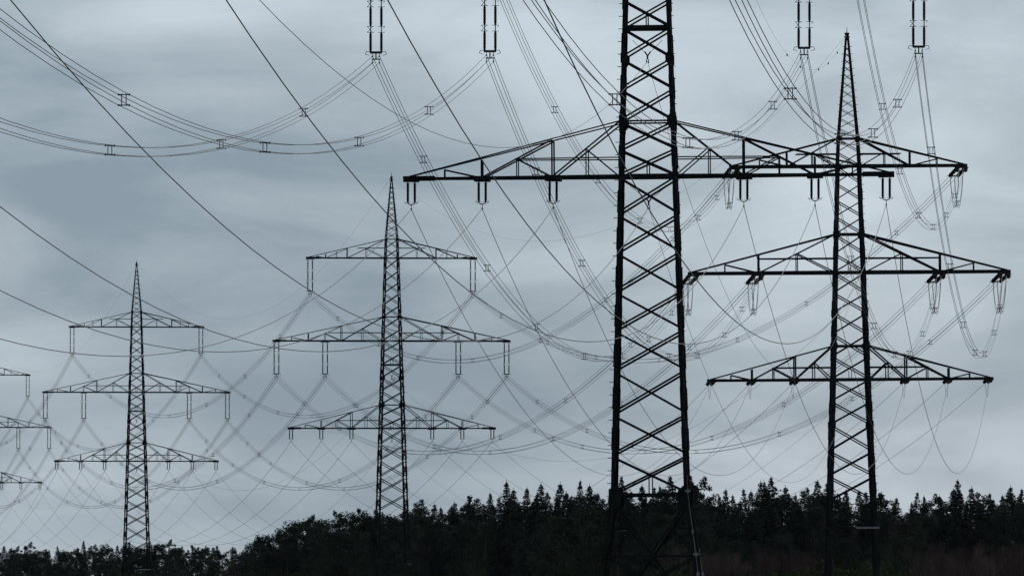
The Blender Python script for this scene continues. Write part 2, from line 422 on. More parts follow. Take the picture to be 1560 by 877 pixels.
pyl['B'] = thing('lattice_pylon', 'right-hand lattice pylon with slanting insulators and hanging wire loops', 'pylon', PG)
make_pylon(pyl['B'], TENS)
for k in MT: pyl[k].matrix_world = MT[k]
# fittings seen on single pylons only
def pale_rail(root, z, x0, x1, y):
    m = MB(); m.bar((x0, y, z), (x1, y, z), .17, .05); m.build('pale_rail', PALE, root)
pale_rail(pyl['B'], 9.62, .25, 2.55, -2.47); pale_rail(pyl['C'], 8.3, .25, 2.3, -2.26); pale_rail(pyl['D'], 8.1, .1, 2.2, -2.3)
m = MB()
legx = lambda z: interp(SUSP['width'], z) / 2
pts = [Vector((legx(z) + .02, -legx(z) - .06, z)) for z in (0.3, 2, 4, 6, 7.6, 8.3, 9.4)]
m.tube(pts, .014, 6); dl = m.build('downlead_cable', GALV, pyl['A'])
m = MB(); pts = [Vector((legx(z) + .26, -legx(z) - .02, z)) for z in (0.3, 2, 4, 5.2)]; m.tube(pts, .013, 6); m.build('downlead_cable', GALV, pyl['A'])
for z, s, dx in ((8.5, .16, 0), (6.2, .07, 0), (4.9, .15, 0.02), (3.75, .09, -.02), (3.75, .09, .26)):
    q = MB(); x = legx(z) + dx + .02; y = -legx(z) - .09
    q.bar((x - s, y, z), (x + s, y, z), .12, .1); q.rod((x, y - .06, z - .14), (x, y - .06, z + .14), .05); q.build('clamp_box', GALV, dl)

# ------------------------------------------------------------------ insulators
def string_mesh(n_rods, rod, gap, top, r, name, horns=True):
    """hanging string of porcelain long rods, top at z=0"""
    m = MB(); z = -top; prof = [(.03, 0), (.03, -top * .9)]
    for k in range(n_rods):
        prof += [(.045, z), (.06, z - .05), (.06, z - .09)]
        sh = int(rod / .095)
        for i in range(sh):
            zz = z - .1 - (rod - .2) * i / sh
            prof += [(r * .8, zz), (r, zz - .03), (r * .8, zz - .06)]
        prof += [(.06, z - rod + .09), (.06, z - rod + .04), (.03, z - rod)]
        z -= rod
        if k < n_rods - 1: prof += [(.028, z - gap)]; z -= gap
    m.lathe(prof[::-1], 8)
    return m, -z
def horn(m, z, s, up):
    m.rod((-.24, 0, z), (.24, 0, z), .018, 5)
    m.rod((0, -.2, z), (0, .2, z), .016, 5)
    m.rod((s * .24, 0, z), (s * .30, 0, z + up * .16), .018, 5); m.rod((s * .30, 0, z + up * .16), (s * .06, 0, z + up * .22), .014, 5)
def cross_horn(m, z, h, s):
    a = .15 if s < 0 else .1
    m.rod((-.2, 0, z), (.2, 0, z), .016, 5); m.rod((-.2, 0, z - h), (.2, 0, z - h), .016, 5)
    if s < 0:
        m.rod((-.2, 0, z), (.12, 0, z - h), .015, 5); m.rod((-.2, 0, z - h), (.12, 0, z), .015, 5)
    else:
        m.rod((.2, 0, z), (.12, 0, z - .12), .014, 5)
STR380, LEN380 = string_mesh(3, 1.12, .34, .2, .085, 'insulator_string')
ME380 = STR380.mesh('insulator_string', PORC)
STR110, LEN110 = string_mesh(1, 1.16, 0, .06, .08, 'insulator_string')
MET380 = string_mesh(3, 1.2, .18, .2, .2, 'insulator_string')[0].mesh('insulator_string', PORC)
MET110 = string_mesh(1, 1.16, 0, .12, .18, 'insulator_string')[0].mesh('insulator_string', PORC)
ME110 = STR110.mesh('insulator_string', PORC)
def horns380(s):
    o = []; z = -.2
    for k in range(4):
        m = MB()
        if k in (0, 3): horn(m, -.12 if k == 0 else -LEN380 + .02, s, 1 if k == 0 else -1)
        else: z -= 1.12; cross_horn(m, z, .34, s); z -= .34; m.rod((0, 0, z), (0, 0, z + .34), .03, 5)
        o.append(m.mesh('arcing_horn', FIT))
    return o
H380 = {-1: horns380(-1), 1: horns380(1)}
def horns110(s):
    m0 = MB(); m0.rod((-.13, 0, -.13), (.13, 0, -.13), .014, 5)
    m = MB(); m.rod((-.17, 0, -1.2), (.17, 0, -1.2), .014, 5); m.rod((s * .17, 0, -1.2), (s * .2, 0, -1.1), .012, 5)
    m.rod((s * .17, 0, -1.2), (s * .05, 0, -1.3), .012, 5); return [m0.mesh('arcing_horn', FIT), m.mesh('arcing_horn', FIT)]
H110 = {-1: horns110(-1), 1: horns110(1)}
# yokes
m = MB(); z = -LEN380
m.prof((0, -.04, 0), (0, .04, 0), [(-.38, z + .03), (.38, z + .03), (.34, z - .1), (-.34, z - .1)], Vector((1, 0, 0)), Vector((0, 0, 1)))
m.bar((0, 0, z - .08), (0, 0, z - .42), .07, .06); m.bar((-.25, 0, z - .42), (.25, 0, z - .42), .07, .06)
YK380 = m.mesh('yoke', FIT)
m = MB()
for x in (-.2, .2):
    for zz in (z - .08, z - .44): m.rod((x, 0, zz), (x, 0, zz - .2), .02, 5)
    for zz in (z - .26, z - .62): m.bar((x, -.2, zz), (x, .2, zz), .07, .07, (0, 0, 1))
CL380 = m.mesh('wire_clamp', FIT)
BUND_Z = -LEN380 - .44
m = MB(); z = -LEN110
pts = [Vector((.2 * math.sin(a), 0, z - .1 * (1 - abs(math.sin(a)) ** 3))) for a in [math.radians(d) for d in range(-90, 91, 20)]]
m.tube(pts, .03, 5); m.rod((0, 0, z - .1), (0, 0, z - .32), .022, 5); YK110 = m.mesh('yoke', FIT)
m = MB(); m.bar((0, -.18, z - .36), (0, .18, z - .36), .08, .08, (0, 0, 1)); CL110 = m.mesh('wire_clamp', FIT)
SING_Z = -LEN110 - .36
FLAT = Matrix.Identity(4)
def upright(M, p):                     # frame at local point p of a pylon, turned with it but hanging plumb
    q = M @ Vector(p); yaw = M.to_euler().z
    return Matrix.Translation(q) @ Matrix.Rotation(yaw, 4, 'Z')
def susp380(M, p, label):
    t = thing('insulator_set', label, 'insulator', 'long double insulators on the pylons', upright(M, p))
    for s in (-1, 1):
        st = put('insulator_string', ME380, t, Matrix.Translation((s * .31, 0, 0))); [put('arcing_horn', e_, st) for e_ in H380[s]]
    y = put('yoke', YK380, t); put('wire_clamp', CL380, y); return t
def susp110(M, p, label):
    t = thing('insulator_set', label, 'insulator', 'short double insulators on the lower crossarms', upright(M, p))
    for s in (-1, 1):
        st = put('insulator_string', ME110, t, Matrix.Translation((s * .2, 0, 0))); [put('arcing_horn', e_, st) for e_ in H110[s]]
    y = put('yoke', YK110, t); put('wire_clamp', CL110, y); return t

XS = {'bot': [-13.6, -9.53, -5.46, 5.46, 9.53, 13.6], 'mid': [-15.55, -9.0, 9.0, 15.55], 'top': [-11.0, 11.0], 'low': [0], 'up': [0], 'earth': [0]}
XB = {'bot': [-13.75, -9.75, -5.5, 5.5, 9.75, 13.75], 'mid': [-15.45, -9.0, 9.0, 15.45], 'top': [-11.3, 11.3], 'low': [0], 'up': [0], 'earth': [0]}
ZS = {'bot': 26.34, 'mid': 38.04, 'top': 49.14, 'low': 24.75, 'up': 33.1, 'earth': 60.3}
ZT = {'bot': zB(578) - .15, 'mid': zB(415) - .2, 'top': zB(253) - .2, 'low': zB(600), 'up': zB(463), 'earth': zB(52)}
POSN = {'bot': ['outer left', 'second from left', 'inner left', 'inner right', 'second from right', 'outer right'],
        'mid': ['outer left', 'inner left', 'inner right', 'outer right'], 'top': ['left', 'right']}
ARMN = {'bot': 'lower crossarm', 'mid': 'middle crossarm', 'top': 'upper crossarm'}
KIND = {'bot': 'short double', 'mid': 'long double', 'top': 'long double'}
ATT = {}       # (pylon, level, i, side) -> world point; side 0 for suspension, -1 towards the camera, +1 away
for k in 'ACDF':
    M = MT[k]
    for lv in ('bot', 'mid', 'top'):
        for i, x in enumerate(XS[lv]):
            lab = f"{POSN[lv][i]} {KIND[lv]} insulator hanging from the {ARMN[lv]} of the {NM[k]}"
            p = (x, 0, ZS[lv])
            q = M @ Vector(p)
            col = 780 + FPX * q.x / q.y
            vis = -40 < col < 1600 and HORIZ - FPX * (q.z - 6 - CAMH) / q.y > -30
            if vis: (susp110 if lv == 'bot' else susp380)(M, p, lab)
            ATT[k, lv, i] = upright(M, p) @ Vector((0, 0, SING_Z if lv == 'bot' else BUND_Z))
    for lv in ('low', 'up'):
        ATT[k, lv, 0] = M @ Vector((0, 0, ZS[lv]))
    ATT[k, 'earth', 0] = M @ Vector((0, 0, 60.3))
    # V hangers carrying the centre cables inside the pylon body
    for lv in ('low', 'up'):
        if k == 'F': continue
        t = thing('cable_hanger', f"{'lower' if lv == 'low' else 'upper'} small V-shaped cable hanger inside the body of the {NM[k]}", 'hanger', 'cable hangers inside the pylons', upright(M, (0, 0, ZS[lv])))
        wv = 1.05 if lv == 'low' else .85
        m = MB(); m.rod((-wv, 0, 1.2), (-.1, 0, .45), .014, 4); m.rod((wv, 0, 1.2), (.1, 0, .45), .014, 4); m.build('stay_wire', FIT, t)
        m = MB(); m.rod((-.17, 0, .55), (0, 0, .3), .045, 5); m.rod((.17, 0, .55), (0, 0, .3), .045, 5); m.rod((0, 0, .32), (0, 0, .1), .05, 6)
        m.rod((-.06, 0, .1), (-.06, 0, -.12), .03, 5); m.rod((.06, 0, .1), (.06, 0, -.12), .03, 5); m.build('clamp', FIT, t)

# ------------------------------------------------------------------ wires
SAG = {('A', 'B'): 12.0, ('B', 'C'): 13.2, ('C', 'D'): 13.2, ('D', 'F'): 13.4, ('F', 'G'): 13.4}
TB = MT['B']
GM = Matrix.Translation((-113.7 - 50, 2089 + 400, 4.0)) @ Matrix.Rotation(.12, 4, 'Z')
for lv in ('bot', 'mid', 'top'):
    for i, x in enumerate(XS[lv]): ATT['G', lv, i] = GM @ Vector((x, 0, ZS[lv] + (SING_Z if lv == 'bot' else BUND_Z)))
def span_pts(a, b, s, n, t0=0.0):
    o = []
    for i in range(n + 1):
        t = t0 + (1 - t0) * i / n; p = a.lerp(b, t); p.z -= 4 * s * t * (1 - t); o.append(p)
    return o
# spacer shared mesh: x across, z up
m = MB(); h = .2
for x in (-.085, .085): m.rod((x, 0, -h - .03), (x, 0, h + .03), .02, 5)
for z_ in (-h, h):
    m.rod((-h, 0, z_), (h, 0, z_), .022, 5)
    for x in (-h, h): m.rod((x, 0, z_ - .035), (x, 0, z_ + .035), .04, 6)
SPACER = m.mesh('spacer', FIT)
BG = 'four-wire bundles between the pylons'; SG = 'single wires between the pylons'
def bundle(label, a, b, s, ts, r=.0155, t0=0.0):
    t = thing('conductor_bundle', label, 'power line', BG)
    d = b - a; side = Vector((d.y, -d.x, 0)).normalized()
    for (dx, dz) in ((-h, h), (h, h), (-h, -h), (h, -h)):
        off = side * dx + Vector((0, 0, dz)); m = MB()
        m.tube([p + off for p in span_pts(a, b, s, 44, t0)], r, 6); m.build('wire', ALU, t, True)
    yaw = math.atan2(-d.x, d.y)
    for q in ts:
        p = a.lerp(b, q); p.z -= 4 * s * q * (1 - q); slope = (b.z - a.z) - 4 * s * (1 - 2 * q)
        mt_ = Matrix.Translation(p) @ Matrix.Rotation(yaw, 4, 'Z') @ Matrix.Rotation(math.atan2(slope, math.hypot(d.x, d.y)), 4, 'X')
        put('spacer', SPACER, t, mt_)
    return t
def single(label, a, b, s, r=.0175, t0=0.0, name='conductor_wire', cat='power line', group=SG, mt=None):
    m = MB(); m.tube(span_pts(a, b, s, 48, t0), r, 6); return tag(m.build(name, mt or ALU, None, True), label, cat, group)

# tension sets on the angle pylon: strings along both spans, jumper loops beneath
def along(dirv, p):
    """frame with -Z along dirv (strings are modelled hanging down -Z)"""
    z = -dirv.normalized(); x = Vector((0, 0, 1)).cross(z)
    if x.length < 1e-4: x = Vector((1, 0, 0))
    x.normalize(); y = z.cross(x); R = Matrix((x, y, z)).transposed().to_4x4()
    return Matrix.Translation(p) @ R
m = MB(); z = -LEN380
m.prof((0, -.04, 0), (0, .04, 0), [(-.46, z + .03), (.46, z + .03), (.34, z - .16), (-.34, z - .16)], Vector((1, 0, 0)), Vector((0, 0, 1)))
m.bar((0, 0, .02), (0, 0, -.1), .9, .1)
YKT = m.mesh('yoke', FIT)
m = MB()
for x in (-.2, .2):
    for y in (-.2, .2): m.rod((x, y * .5, z - .12), (x, y, z - .75), .035, 5)
CLT = m.mesh('wire_clamp', FIT)
m = MB(); z1 = -LEN110; m.bar((-.24, 0, z1), (.24, 0, z1), .1, .06); m.rod((0, 0, z1), (0, 0, z1 - .4), .04, 5); YKT1 = m.mesh('yoke', FIT)
spanvec = lambda a, b, s: ((b - a) + Vector((0, 0, -4 * s))).normalized()
for lv in ('bot', 'mid', 'top'):
    for i, x in enumerate(XB[lv]):
        arm_p = TB @ Vector((x, 0, ZT[lv])); ends = {}
        for sd_, other in ((-1, 'A'), (1, 'C')):
            o = ATT[other, lv, i]; s = SAG['A', 'B'] if other == 'A' else SAG['B', 'C']
            dv = spanvec(arm_p, o, s)
            fl = Vector((dv.x, dv.y, 0)).normalized(); base = arm_p + fl * .25
            ln = (LEN110 + .45) if lv == 'bot' else (LEN380 + .75)
            ATT['B', lv, i, sd_] = base + dv * ln; ends[sd_] = base + dv * ln
            t = thing('insulator_set', f"{POSN[lv][i]} slanting insulator {'towards the camera' if sd_ < 0 else 'pointing away left'}, {ARMN[lv]} of {NM['B']}", 'insulator', 'slanting insulators of the angle pylon', along(dv, base))
            if lv == 'bot':
                for q in (-.2, .2):
                    st = put('insulator_string', MET110, t, Matrix.Translation((q, 0, 0))); [put('arcing_horn', e_, st) for e_ in H110[1 if q > 0 else -1]]
                put('yoke', YKT1, t)
            else:
                for q in (-.4, .4):
                    st = put('insulator_string', MET380, t, Matrix.Translation((q, 0, 0))); [put('arcing_horn', e_, st) for e_ in H380[1 if q > 0 else -1]]
                y = put('yoke', YKT, t); put('wire_clamp', CLT, y)
        a, b = ends[-1], ends[1]
        lab = f"{POSN[lv][i]} wire loop drooping below the {ARMN[lv]} of the {NM['B']}"
        def loop_pts(a, b, dep, off):
            o = []
            for k in range(19):
                u = k / 18; p = a.lerp(b, u); p.z -= dep * (1 - abs(2 * u - 1) ** 2.2); o.append(p + off)
            return o
        if lv == 'bot':
            m = MB(); m.tube(loop_pts(a, b, 1.45, Vector()), .017, 5); tag(m.build('jumper_wire', ALU, None, True), lab, 'wire loop', 'drooping wire loops on the angle pylon')
        else:
            t = thing('jumper_loop', lab, 'wire loop', 'drooping wire loops on the angle pylon'); side = TB.to_3x3() @ Vector((1, 0, 0))
            for (dx, dz) in ((-h, h), (h, h), (-h, -h), (h, -h)):
                m = MB(); m.tube(loop_pts(a, b, 3.0 + .12 * (dz < 0), side * dx + Vector((0, 0, dz))), .02, 5); m.build('wire', ALU, t, True)
            for u in (.38, .62):
                p = a.lerp(b, u); p.z -= 3.05 * (1 - abs(2 * u - 1) ** 2.2)
                put('spacer', SPACER, t, Matrix.Translation(p) @ Matrix.Rotation(TB.to_euler().z, 4, 'Z'))
for lv in ('low', 'up', 'earth'):
    for sd_ in (-1, 1): ATT['B', lv, 0, sd_] = TB @ Vector((0, 0, ZT[lv]))
def att(k, lv, i, sd_): return ATT[k, lv, i, sd_] if k == 'B' else ATT[k, lv, i]

# incoming span from a pylon standing behind the camera's left
IN = {('mid', 0): ((-30.51, 241.71, 27.47), 9.35), ('mid', 1): ((-23.49, 240.99, 27.38), 9.24), ('mid', 2): ((-4.72, 239.01, 26.43), 8.77),
      ('mid', 3): ((1.85, 238.29, 26.69), 8.76), ('bot', 0): ((-28.26, 241.49, 18.66), 9.54), ('bot', 1): ((-24.08, 241.05, 18.6), 9.36),
      ('bot', 2): ((-19.64, 240.6, 18.37), 9.26), ('low', 0): ((-13.63, 240, 18.32), 8.85), ('bot', 3): ((-8.37, 239.4, 18.74), 9.09),
      ('bot', 4): ((-4.12, 238.95, 18.6), 9.15), ('bot', 5): ((.92, 238.51, 16.16), 7.98), ('up', 0): ((-14.7, 240, 28.44), 9.48)}
for (lv, i), (a, s) in IN.items():
    a = Vector(a); b = ATT['A', lv, i]
    if lv == 'mid':
        bundle(f"{POSN[lv][i]} four-wire bundle sweeping from upper left to the {NM['A']}", a, b, s, (.06, .235, .4, .575, .725, .86), t0=-.4)
    elif lv == 'bot':
        single(f"{POSN[lv][i]} thick single wire sweeping from upper left to the {NM['A']}", a, b, s, .0175, -.4)
    else:
        single(f"single wire sweeping from upper left to the {'lower' if lv == 'low' else 'upper'} hanger inside the {NM['A']}", a, b, s, .0175 if lv == 'low' else .013, -.4)
jit = random.Random(3); EF = 1.06
for (k0, k1), s in SAG.items():
    for lv in ('bot', 'mid', 'top', 'low', 'up', 'earth'):
        if k1 == 'G' and lv not in ('bot', 'mid', 'top'): continue
        if k0 == 'D' and lv in ('low', 'up'): pass
        for i in range(len(XS[lv])):
            if k0 in 'F' and i < len(XS[lv]) / 2: continue
            a = att(k0, lv, i, 1); b = att(k1, lv, i, -1)
            lo = max(y.z for y in (a, b))
            where = f"between {NM[k0]} and {NM[k1]}" if k1 != 'G' else f"leaving {NM[k0]} towards the left edge"
            # spans that never enter the picture are left out
            cols = [(780 + FPX * p.x / p.y, HORIZ - FPX * (p.z - CAMH) / p.y) for p in span_pts(a, b, s, 24)]
            if not any(-5 < c < 1565 and -5 < r_ < 850 for c, r_ in cols): continue
            if lv in ('mid', 'top'):
                ts = [q + jit.uniform(-.012, .012) for q in (.1, .24, .38, .53, .67, .8, .91)]
                bundle(f"{POSN[lv][i]} four-wire bundle of {ARMN[lv]}s {where}", a, b, s, ts, r=.0155 if k0 == 'A' else .0195)
            elif lv == 'bot':
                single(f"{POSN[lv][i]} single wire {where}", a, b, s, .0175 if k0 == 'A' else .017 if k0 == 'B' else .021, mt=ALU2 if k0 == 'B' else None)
            elif lv == 'earth':
                ew = thing('earth_wire', f"thin topmost wire {where} at their peaks", 'power line', 'topmost wires of the pylons')
                m = MB(); m.tube(span_pts(a, b, s * EF, 48), .0085, 5); m.build('wire', ALU, ew, True)
                if (k0, k1) == ('A', 'B'):
                    for q in (.58, .66, .78, .85, .92):
                        p = a.lerp(b, q); p.z -= 4 * s * EF * q * (1 - q) + .05
                        mm = MB(); mm.lathe([(.03, -.12), (.055, -.06), (.055, .05), (.03, .1)], 8); put('marker', mm.mesh('marker', FIT), ew, Matrix.Translation(p))
            else:
                single(f"{'lower' if lv == 'low' else 'upper'} middle wire {where}", a, b, s, .012)

# ------------------------------------------------------------------ trees
def leaf(m, p, r, a, b):
    """one ragged foliage spray: a bent four-sided blade"""
    d = Vector((r.uniform(-1, 1), r.uniform(-1, 1), r.uniform(-1, 1))).normalized()
    e = d.cross(Vector((r.uniform(-1, 1), r.uniform(-1, 1), r.uniform(-1, 1)))).normalized()
    k = len(m.v)
    m.v += [tuple(p - d * a), tuple(p + e * b), tuple(p + d * a * r.uniform(.7, 1.2)), tuple(p - e * b * r.uniform(.4, 1.0))]
    m.f.append((k, k + 1, k + 2, k + 3))
def spray(m, p, q, r, wd):
    """a flat drooping branch blade from p to q with a jagged outline"""
    d = q - p; s = Vector((-d.y, d.x, 0))
    if s.length < 1e-4: s = Vector((1, 0, 0))
    s = s.normalized(); k = len(m.v)
    n = 3
    for i in range(n + 1):
        t = i / n; c = p + d * t; w_ = wd * (1 - t) * r.uniform(.6, 1.2) + .04
        m.v += [tuple(c + s * w_ + Vector((0, 0, -r.uniform(0, .5) * w_))), tuple(c - s * w_ + Vector((0, 0, -r.uniform(0, .5) * w_)))]
    for i in range(n): m.f.append((k + 2 * i, k + 2 * i + 1, k + 2 * i + 3, k + 2 * i + 2))
def trunk_mesh(h, r0, name='trunk'):
    m = MB(); pts = 6
    for i in range(pts):
        a, b = i / pts, (i + 1) / pts
        m.rod((.05 * math.sin(i), .04 * math.cos(i * 2), h * a), (.05 * math.sin(i + 1), .04 * math.cos(i * 2 + 2), h * b), r0 * (1 - a) + .03, 6, r0 * (1 - b) + .03)
    return m.mesh(name, BARK)
def spruce_mesh(seed):
    r = random.Random(seed); m = MB(); h = 18.0; R = r.uniform(3.2, 4.2); z = 1.2
    lean = r.uniform(-.25, .25); thin = r.uniform(0, .12); sl = r.uniform(.36, .54)
    while z < h - .2:
        t = z / h; d_ = h - z; rad = R * (1 - math.exp(-d_ * sl / R)) * r.uniform(.8, 1.12) + .05
        nb = max(4, int(11 * (1 - t) + 5)); a0 = r.uniform(0, 6.28)
        for i in range(nb):
            if r.random() < thin: continue
            a = a0 + 6.283 * i / nb + r.uniform(-.25, .25); ln = rad * r.uniform(.7, 1.12)
            up = .5 * (t - .5) * ln
            p = Vector((lean * t, 0, z)); q = p + Vector((math.cos(a) * ln, math.sin(a) * ln, up - ln * .1))
            spray(m, p, q, r, .14 + .14 * ln)
            for _ in range(int(4 + 8 * ln / 2.5)):
                s_ = r.uniform(.3, 1.02) ** .8; c = p.lerp(q, s_) + Vector((r.uniform(-.22, .22), r.uniform(-.22, .22), r.uniform(-.32, .1))) * (1 - .7 * t)
                leaf(m, c, r, r.uniform(.11, .27), r.uniform(.05, .12))
        z += r.uniform(.24, .46) * (1.05 - .5 * t)
    m.rod((lean, 0, h - 1.2), (lean, 0, h + .1), .06, 4, .03)
    return m.mesh('crown', SPRUCE)
def clump(m, c, rx, rz, n, r, a=.3):
    for _ in range(n):
        u = Vector((r.gauss(0, 1), r.gauss(0, 1), r.gauss(0, 1))).normalized() * (r.random() ** .4)
        leaf(m, c + Vector((u.x * rx, u.y * rx, u.z * rz)), r, a * r.uniform(.6, 1.25), a * r.uniform(.35, .8))
def pine_mesh(seed):
    r = random.Random(seed); m = MB(); h = 16.0
    for k in range(80):
        t = r.random() ** .85; z = h * (.16 + .78 * t); rr = (3.2 - 2.4 * max(0, t - .2) ** 1.3) * math.sqrt(r.random())
        a = r.uniform(0, 6.28); c = Vector((math.cos(a) * rr, math.sin(a) * rr, z))
        s = r.uniform(.45, .85) * (1.15 - .45 * t)
        clump(m, c, s * 1.2, s * .8, 70, r, .15)
        if k % 2: m.rod((0, 0, z - .9), c, .06, 3, .02)
    for k in range(3): clump(m, Vector((r.uniform(-.5, .5), r.uniform(-.5, .5), h - .9 + .35 * k)), .7 - .18 * k, .5, 70, r, .17)
    return m.mesh('crown', PINE)
def broad_mesh(seed):
    r = random.Random(seed); m = MB(); h = 14.0
    for k in range(95):
        t = r.random(); z = h * (.10 + .80 * t); rr = 3.5 * math.sqrt(max(.06, 1 - (1.9 * t - .8) ** 2)) * r.random() ** .4
        a = r.uniform(0, 6.28); c = Vector((math.cos(a) * rr, math.sin(a) * rr, z)); s = r.uniform(.45, .85)
        clump(m, c, s * 1.1, s * .9, 70, r, .145)
        if k % 2: m.rod((0, 0, z - 1.2), c, .05, 3, .02)
    for k in range(5):
        a = r.uniform(0, 6.28); clump(m, Vector((math.cos(a) * 1.2, math.sin(a) * 1.2, h * r.uniform(.84, .91))), .7, .45, 60, r, .14)
    return m.mesh('crown', BROAD)
def bare_mesh(seed):
    r = random.Random(seed); m = MB(); h = 14.0
    def grow(p, d, ln, rad, lv):
        q = p + d * ln; m.rod(p, q, rad, 3, rad * .65)
        if lv == 0: return
        for _ in range(3 if lv > 1 else 4):
            nd2 = (d + Vector((r.uniform(-.6, .6), r.uniform(-.6, .6), r.uniform(-.1, .5)))).normalized()
            grow(p.lerp(q, r.uniform(.55, 1)), nd2, ln * r.uniform(.55, .8), rad * .6, lv - 1)
    for k in range(3): grow(Vector((r.uniform(-.3, .3), r.uniform(-.3, .3), 2.0)), Vector((r.uniform(-.3, .3), r.uniform(-.3, .3), 1)).normalized(), h * .26, .11, 5)
    return m.mesh('crown', TWIG)
def bush_mesh(seed):
    r = random.Random(seed); m = MB()
    for k in range(14):
        a = r.uniform(0, 6.28); rr = 2.0 * math.sqrt(r.random()); z = r.uniform(.6, 4.6)
        clump(m, Vector((math.cos(a) * rr, math.sin(a) * rr, z)), r.uniform(.6, 1.1), r.uniform(.6, 1.0), 60, r, .22)
    for k in range(24):
        a = r.uniform(0, 6.28); m.rod((0, 0, .2), (math.cos(a) * r.uniform(.6, 2), math.sin(a) * r.uniform(.6, 2), r.uniform(3.4, 6.0)), .03, 3, .008)
    return m.mesh('foliage', BUSH)
KINDS = {'spruce': ('spruce_tree', 'tree', [spruce_mesh(s) for s in range(7)], trunk_mesh(16.5, .22), 18.35),
         'pine': ('pine_tree', 'tree', [pine_mesh(20 + s) for s in range(5)], trunk_mesh(14.5, .2), 16.2),
         'broad': ('broadleaf_tree', 'tree', [broad_mesh(40 + s) for s in range(5)], trunk_mesh(11, .2), 13.9),
         'bare': ('bare_tree', 'tree', [bare_mesh(60 + s) for s in range(4)], trunk_mesh(4, .2), 14.6),
         'bush': ('bush', 'bush', [bush_mesh(80 + s) for s in range(3)], trunk_mesh(1.5, .12, 'stem'), 6.0)}
tr = random.Random(11)
def plant(kind, px, ytop, depth, label, group, squash=1.0):
    nm, cat, meshes, tmesh, hh = KINDS[kind]
    X = (px - 780) * depth / FPX; gz = ground_z(X, depth)
    H_ = (HORIZ - ytop) * depth / FPX + CAMH - gz
    s = H_ / hh; sx = s * squash * (tr.uniform(.82, 1.25) if kind == 'spruce' else tr.uniform(.85, 1.05))
    o = thing(nm, label, cat, group, Matrix.Translation((X, depth, gz)) @ Matrix.Rotation(tr.gauss(0, .018), 4, 'Y') @ Matrix.Rotation(tr.uniform(0, 6.28), 4, 'Z') @ Matrix.Diagonal((sx, sx, s, 1)))
    put('foliage' if kind == 'bush' else 'crown', tr.choice(meshes), o); put('stem' if kind == 'bush' else 'trunk', tmesh, o)
    return o
REG = [(-1e9, 208, 'left of the small left pylon'), (208, 380, 'right of the small left pylon'), (380, 597, 'on the rise left of the middle pylon'),
       (597, 930, 'right of the middle pylon'), (930, 1052, "behind the near pylon's legs"), (1052, 1262, 'right of the near pylon'),
       (1262, 1338, "behind the right pylon's legs"), (1338, 1e9, 'right of the right pylon')]
REG = [(a, b, t.replace(' the ', ' ') if t.startswith('on the rise') else t) for a, b, t in REG]
reg = lambda x: next(i for i, (a, b, _) in enumerate(REG) if a <= x < b)
KN = {'spruce': 'pointed spruce', 'pine': 'rounded pine', 'broad': 'bushy round-topped tree', 'bare': 'bare leafless tree'}
ORD = ['first', 'second', 'third', 'fourth', 'fifth', 'sixth', 'seventh', 'eighth', 'ninth', 'tenth', 'eleventh', 'twelfth', 'thirteenth', 'fourteenth', 'fifteenth', 'sixteenth', 'seventeenth', 'eighteenth', 'nineteenth', 'twentieth']
SKY = [(384, 818, 'broad'), (397, 806, 'broad'), (412, 803, 'broad'), (430, 795, 'broad'), (448, 784, 'broad'), (463, 778, 'broad'), (480, 783, 'pine'), (492, 779, 'broad'),
       (512, 777, 'pine'), (533, 769, 'broad'), (550, 774, 'pine'), (564, 772, 'broad'), (583, 776, 'pine'), (602, 773, 'broad'), (617, 772, 'pine'), (634, 761, 'pine'), (645, 768, 'broad'),
       (658, 763, 'spruce'), (672, 767, 'spruce'), (686, 767, 'broad'), (697, 759, 'spruce'), (711, 757, 'spruce'), (723, 755, 'pine'), (735, 757, 'broad'), (747, 745, 'spruce'), (760, 751, 'spruce'),
       (778, 727, 'spruce'), (789, 739, 'spruce'), (799, 737, 'spruce'), (817, 731, 'spruce'), (832, 745, 'spruce'), (848, 730, 'spruce'), (864, 744, 'spruce'), (880, 726, 'spruce'), (893, 733, 'spruce'), (904, 746, 'spruce'), (914, 746, 'spruce'),
       (936, 741, 'spruce'), (949, 721, 'spruce'), (962, 744, 'spruce'), (976, 733, 'spruce'), (990, 738, 'spruce'), (1003, 735, 'spruce'), (1019, 720, 'spruce'), (1033, 742, 'spruce'), (1046, 727, 'spruce'),
       (1062, 716, 'spruce'), (1074, 726, 'pine'), (1091, 750, 'spruce'), (1107, 739, 'spruce'), (1122, 749, 'spruce'), (1137, 740, 'spruce'), (1153, 727, 'spruce'), (1168, 727, 'spruce'), (1182, 722, 'spruce'), (1199, 735, 'spruce'), (1214, 747, 'spruce'), (1228, 744, 'pine'),
       (1243, 727, 'spruce'), (1259, 722, 'spruce'), (1274, 738, 'bare'), (1290, 742, 'spruce'), (1311, 741, 'spruce'), (1324, 745, 'spruce'), (1334, 750, 'pine'), (1347, 745, 'spruce'), (1362, 743, 'bare'), (1377, 742, 'bare'), (1394, 745, 'spruce'), (1408, 750, 'spruce'), (1422, 753, 'pine'), (1436, 749, 'spruce'),
       (1448, 740, 'spruce'), (1459, 726, 'spruce'), (1478, 736, 'spruce'), (1494, 750, 'pine'), (1513, 745, 'spruce'), (1527, 750, 'spruce'), (1540, 735, 'spruce'), (1556, 740, 'spruce'), (1572, 744, 'spruce')]
skyf = lambda x: interp([(p, q) for p, q, _ in SKY], max(384, x))
for px, yt, k in SKY: pass
FAR = [(-18, 826), (8, 828), (28, 831), (46, 825), (66, 831), (86, 829), (101, 832), (118, 834), (129, 820), (143, 829), (160, 822), (177, 827), (196, 825), (212, 826), (228, 824), (243, 820), (258, 821), (272, 826), (292, 829), (308, 827), (325, 831), (343, 832), (360, 830), (375, 833)]
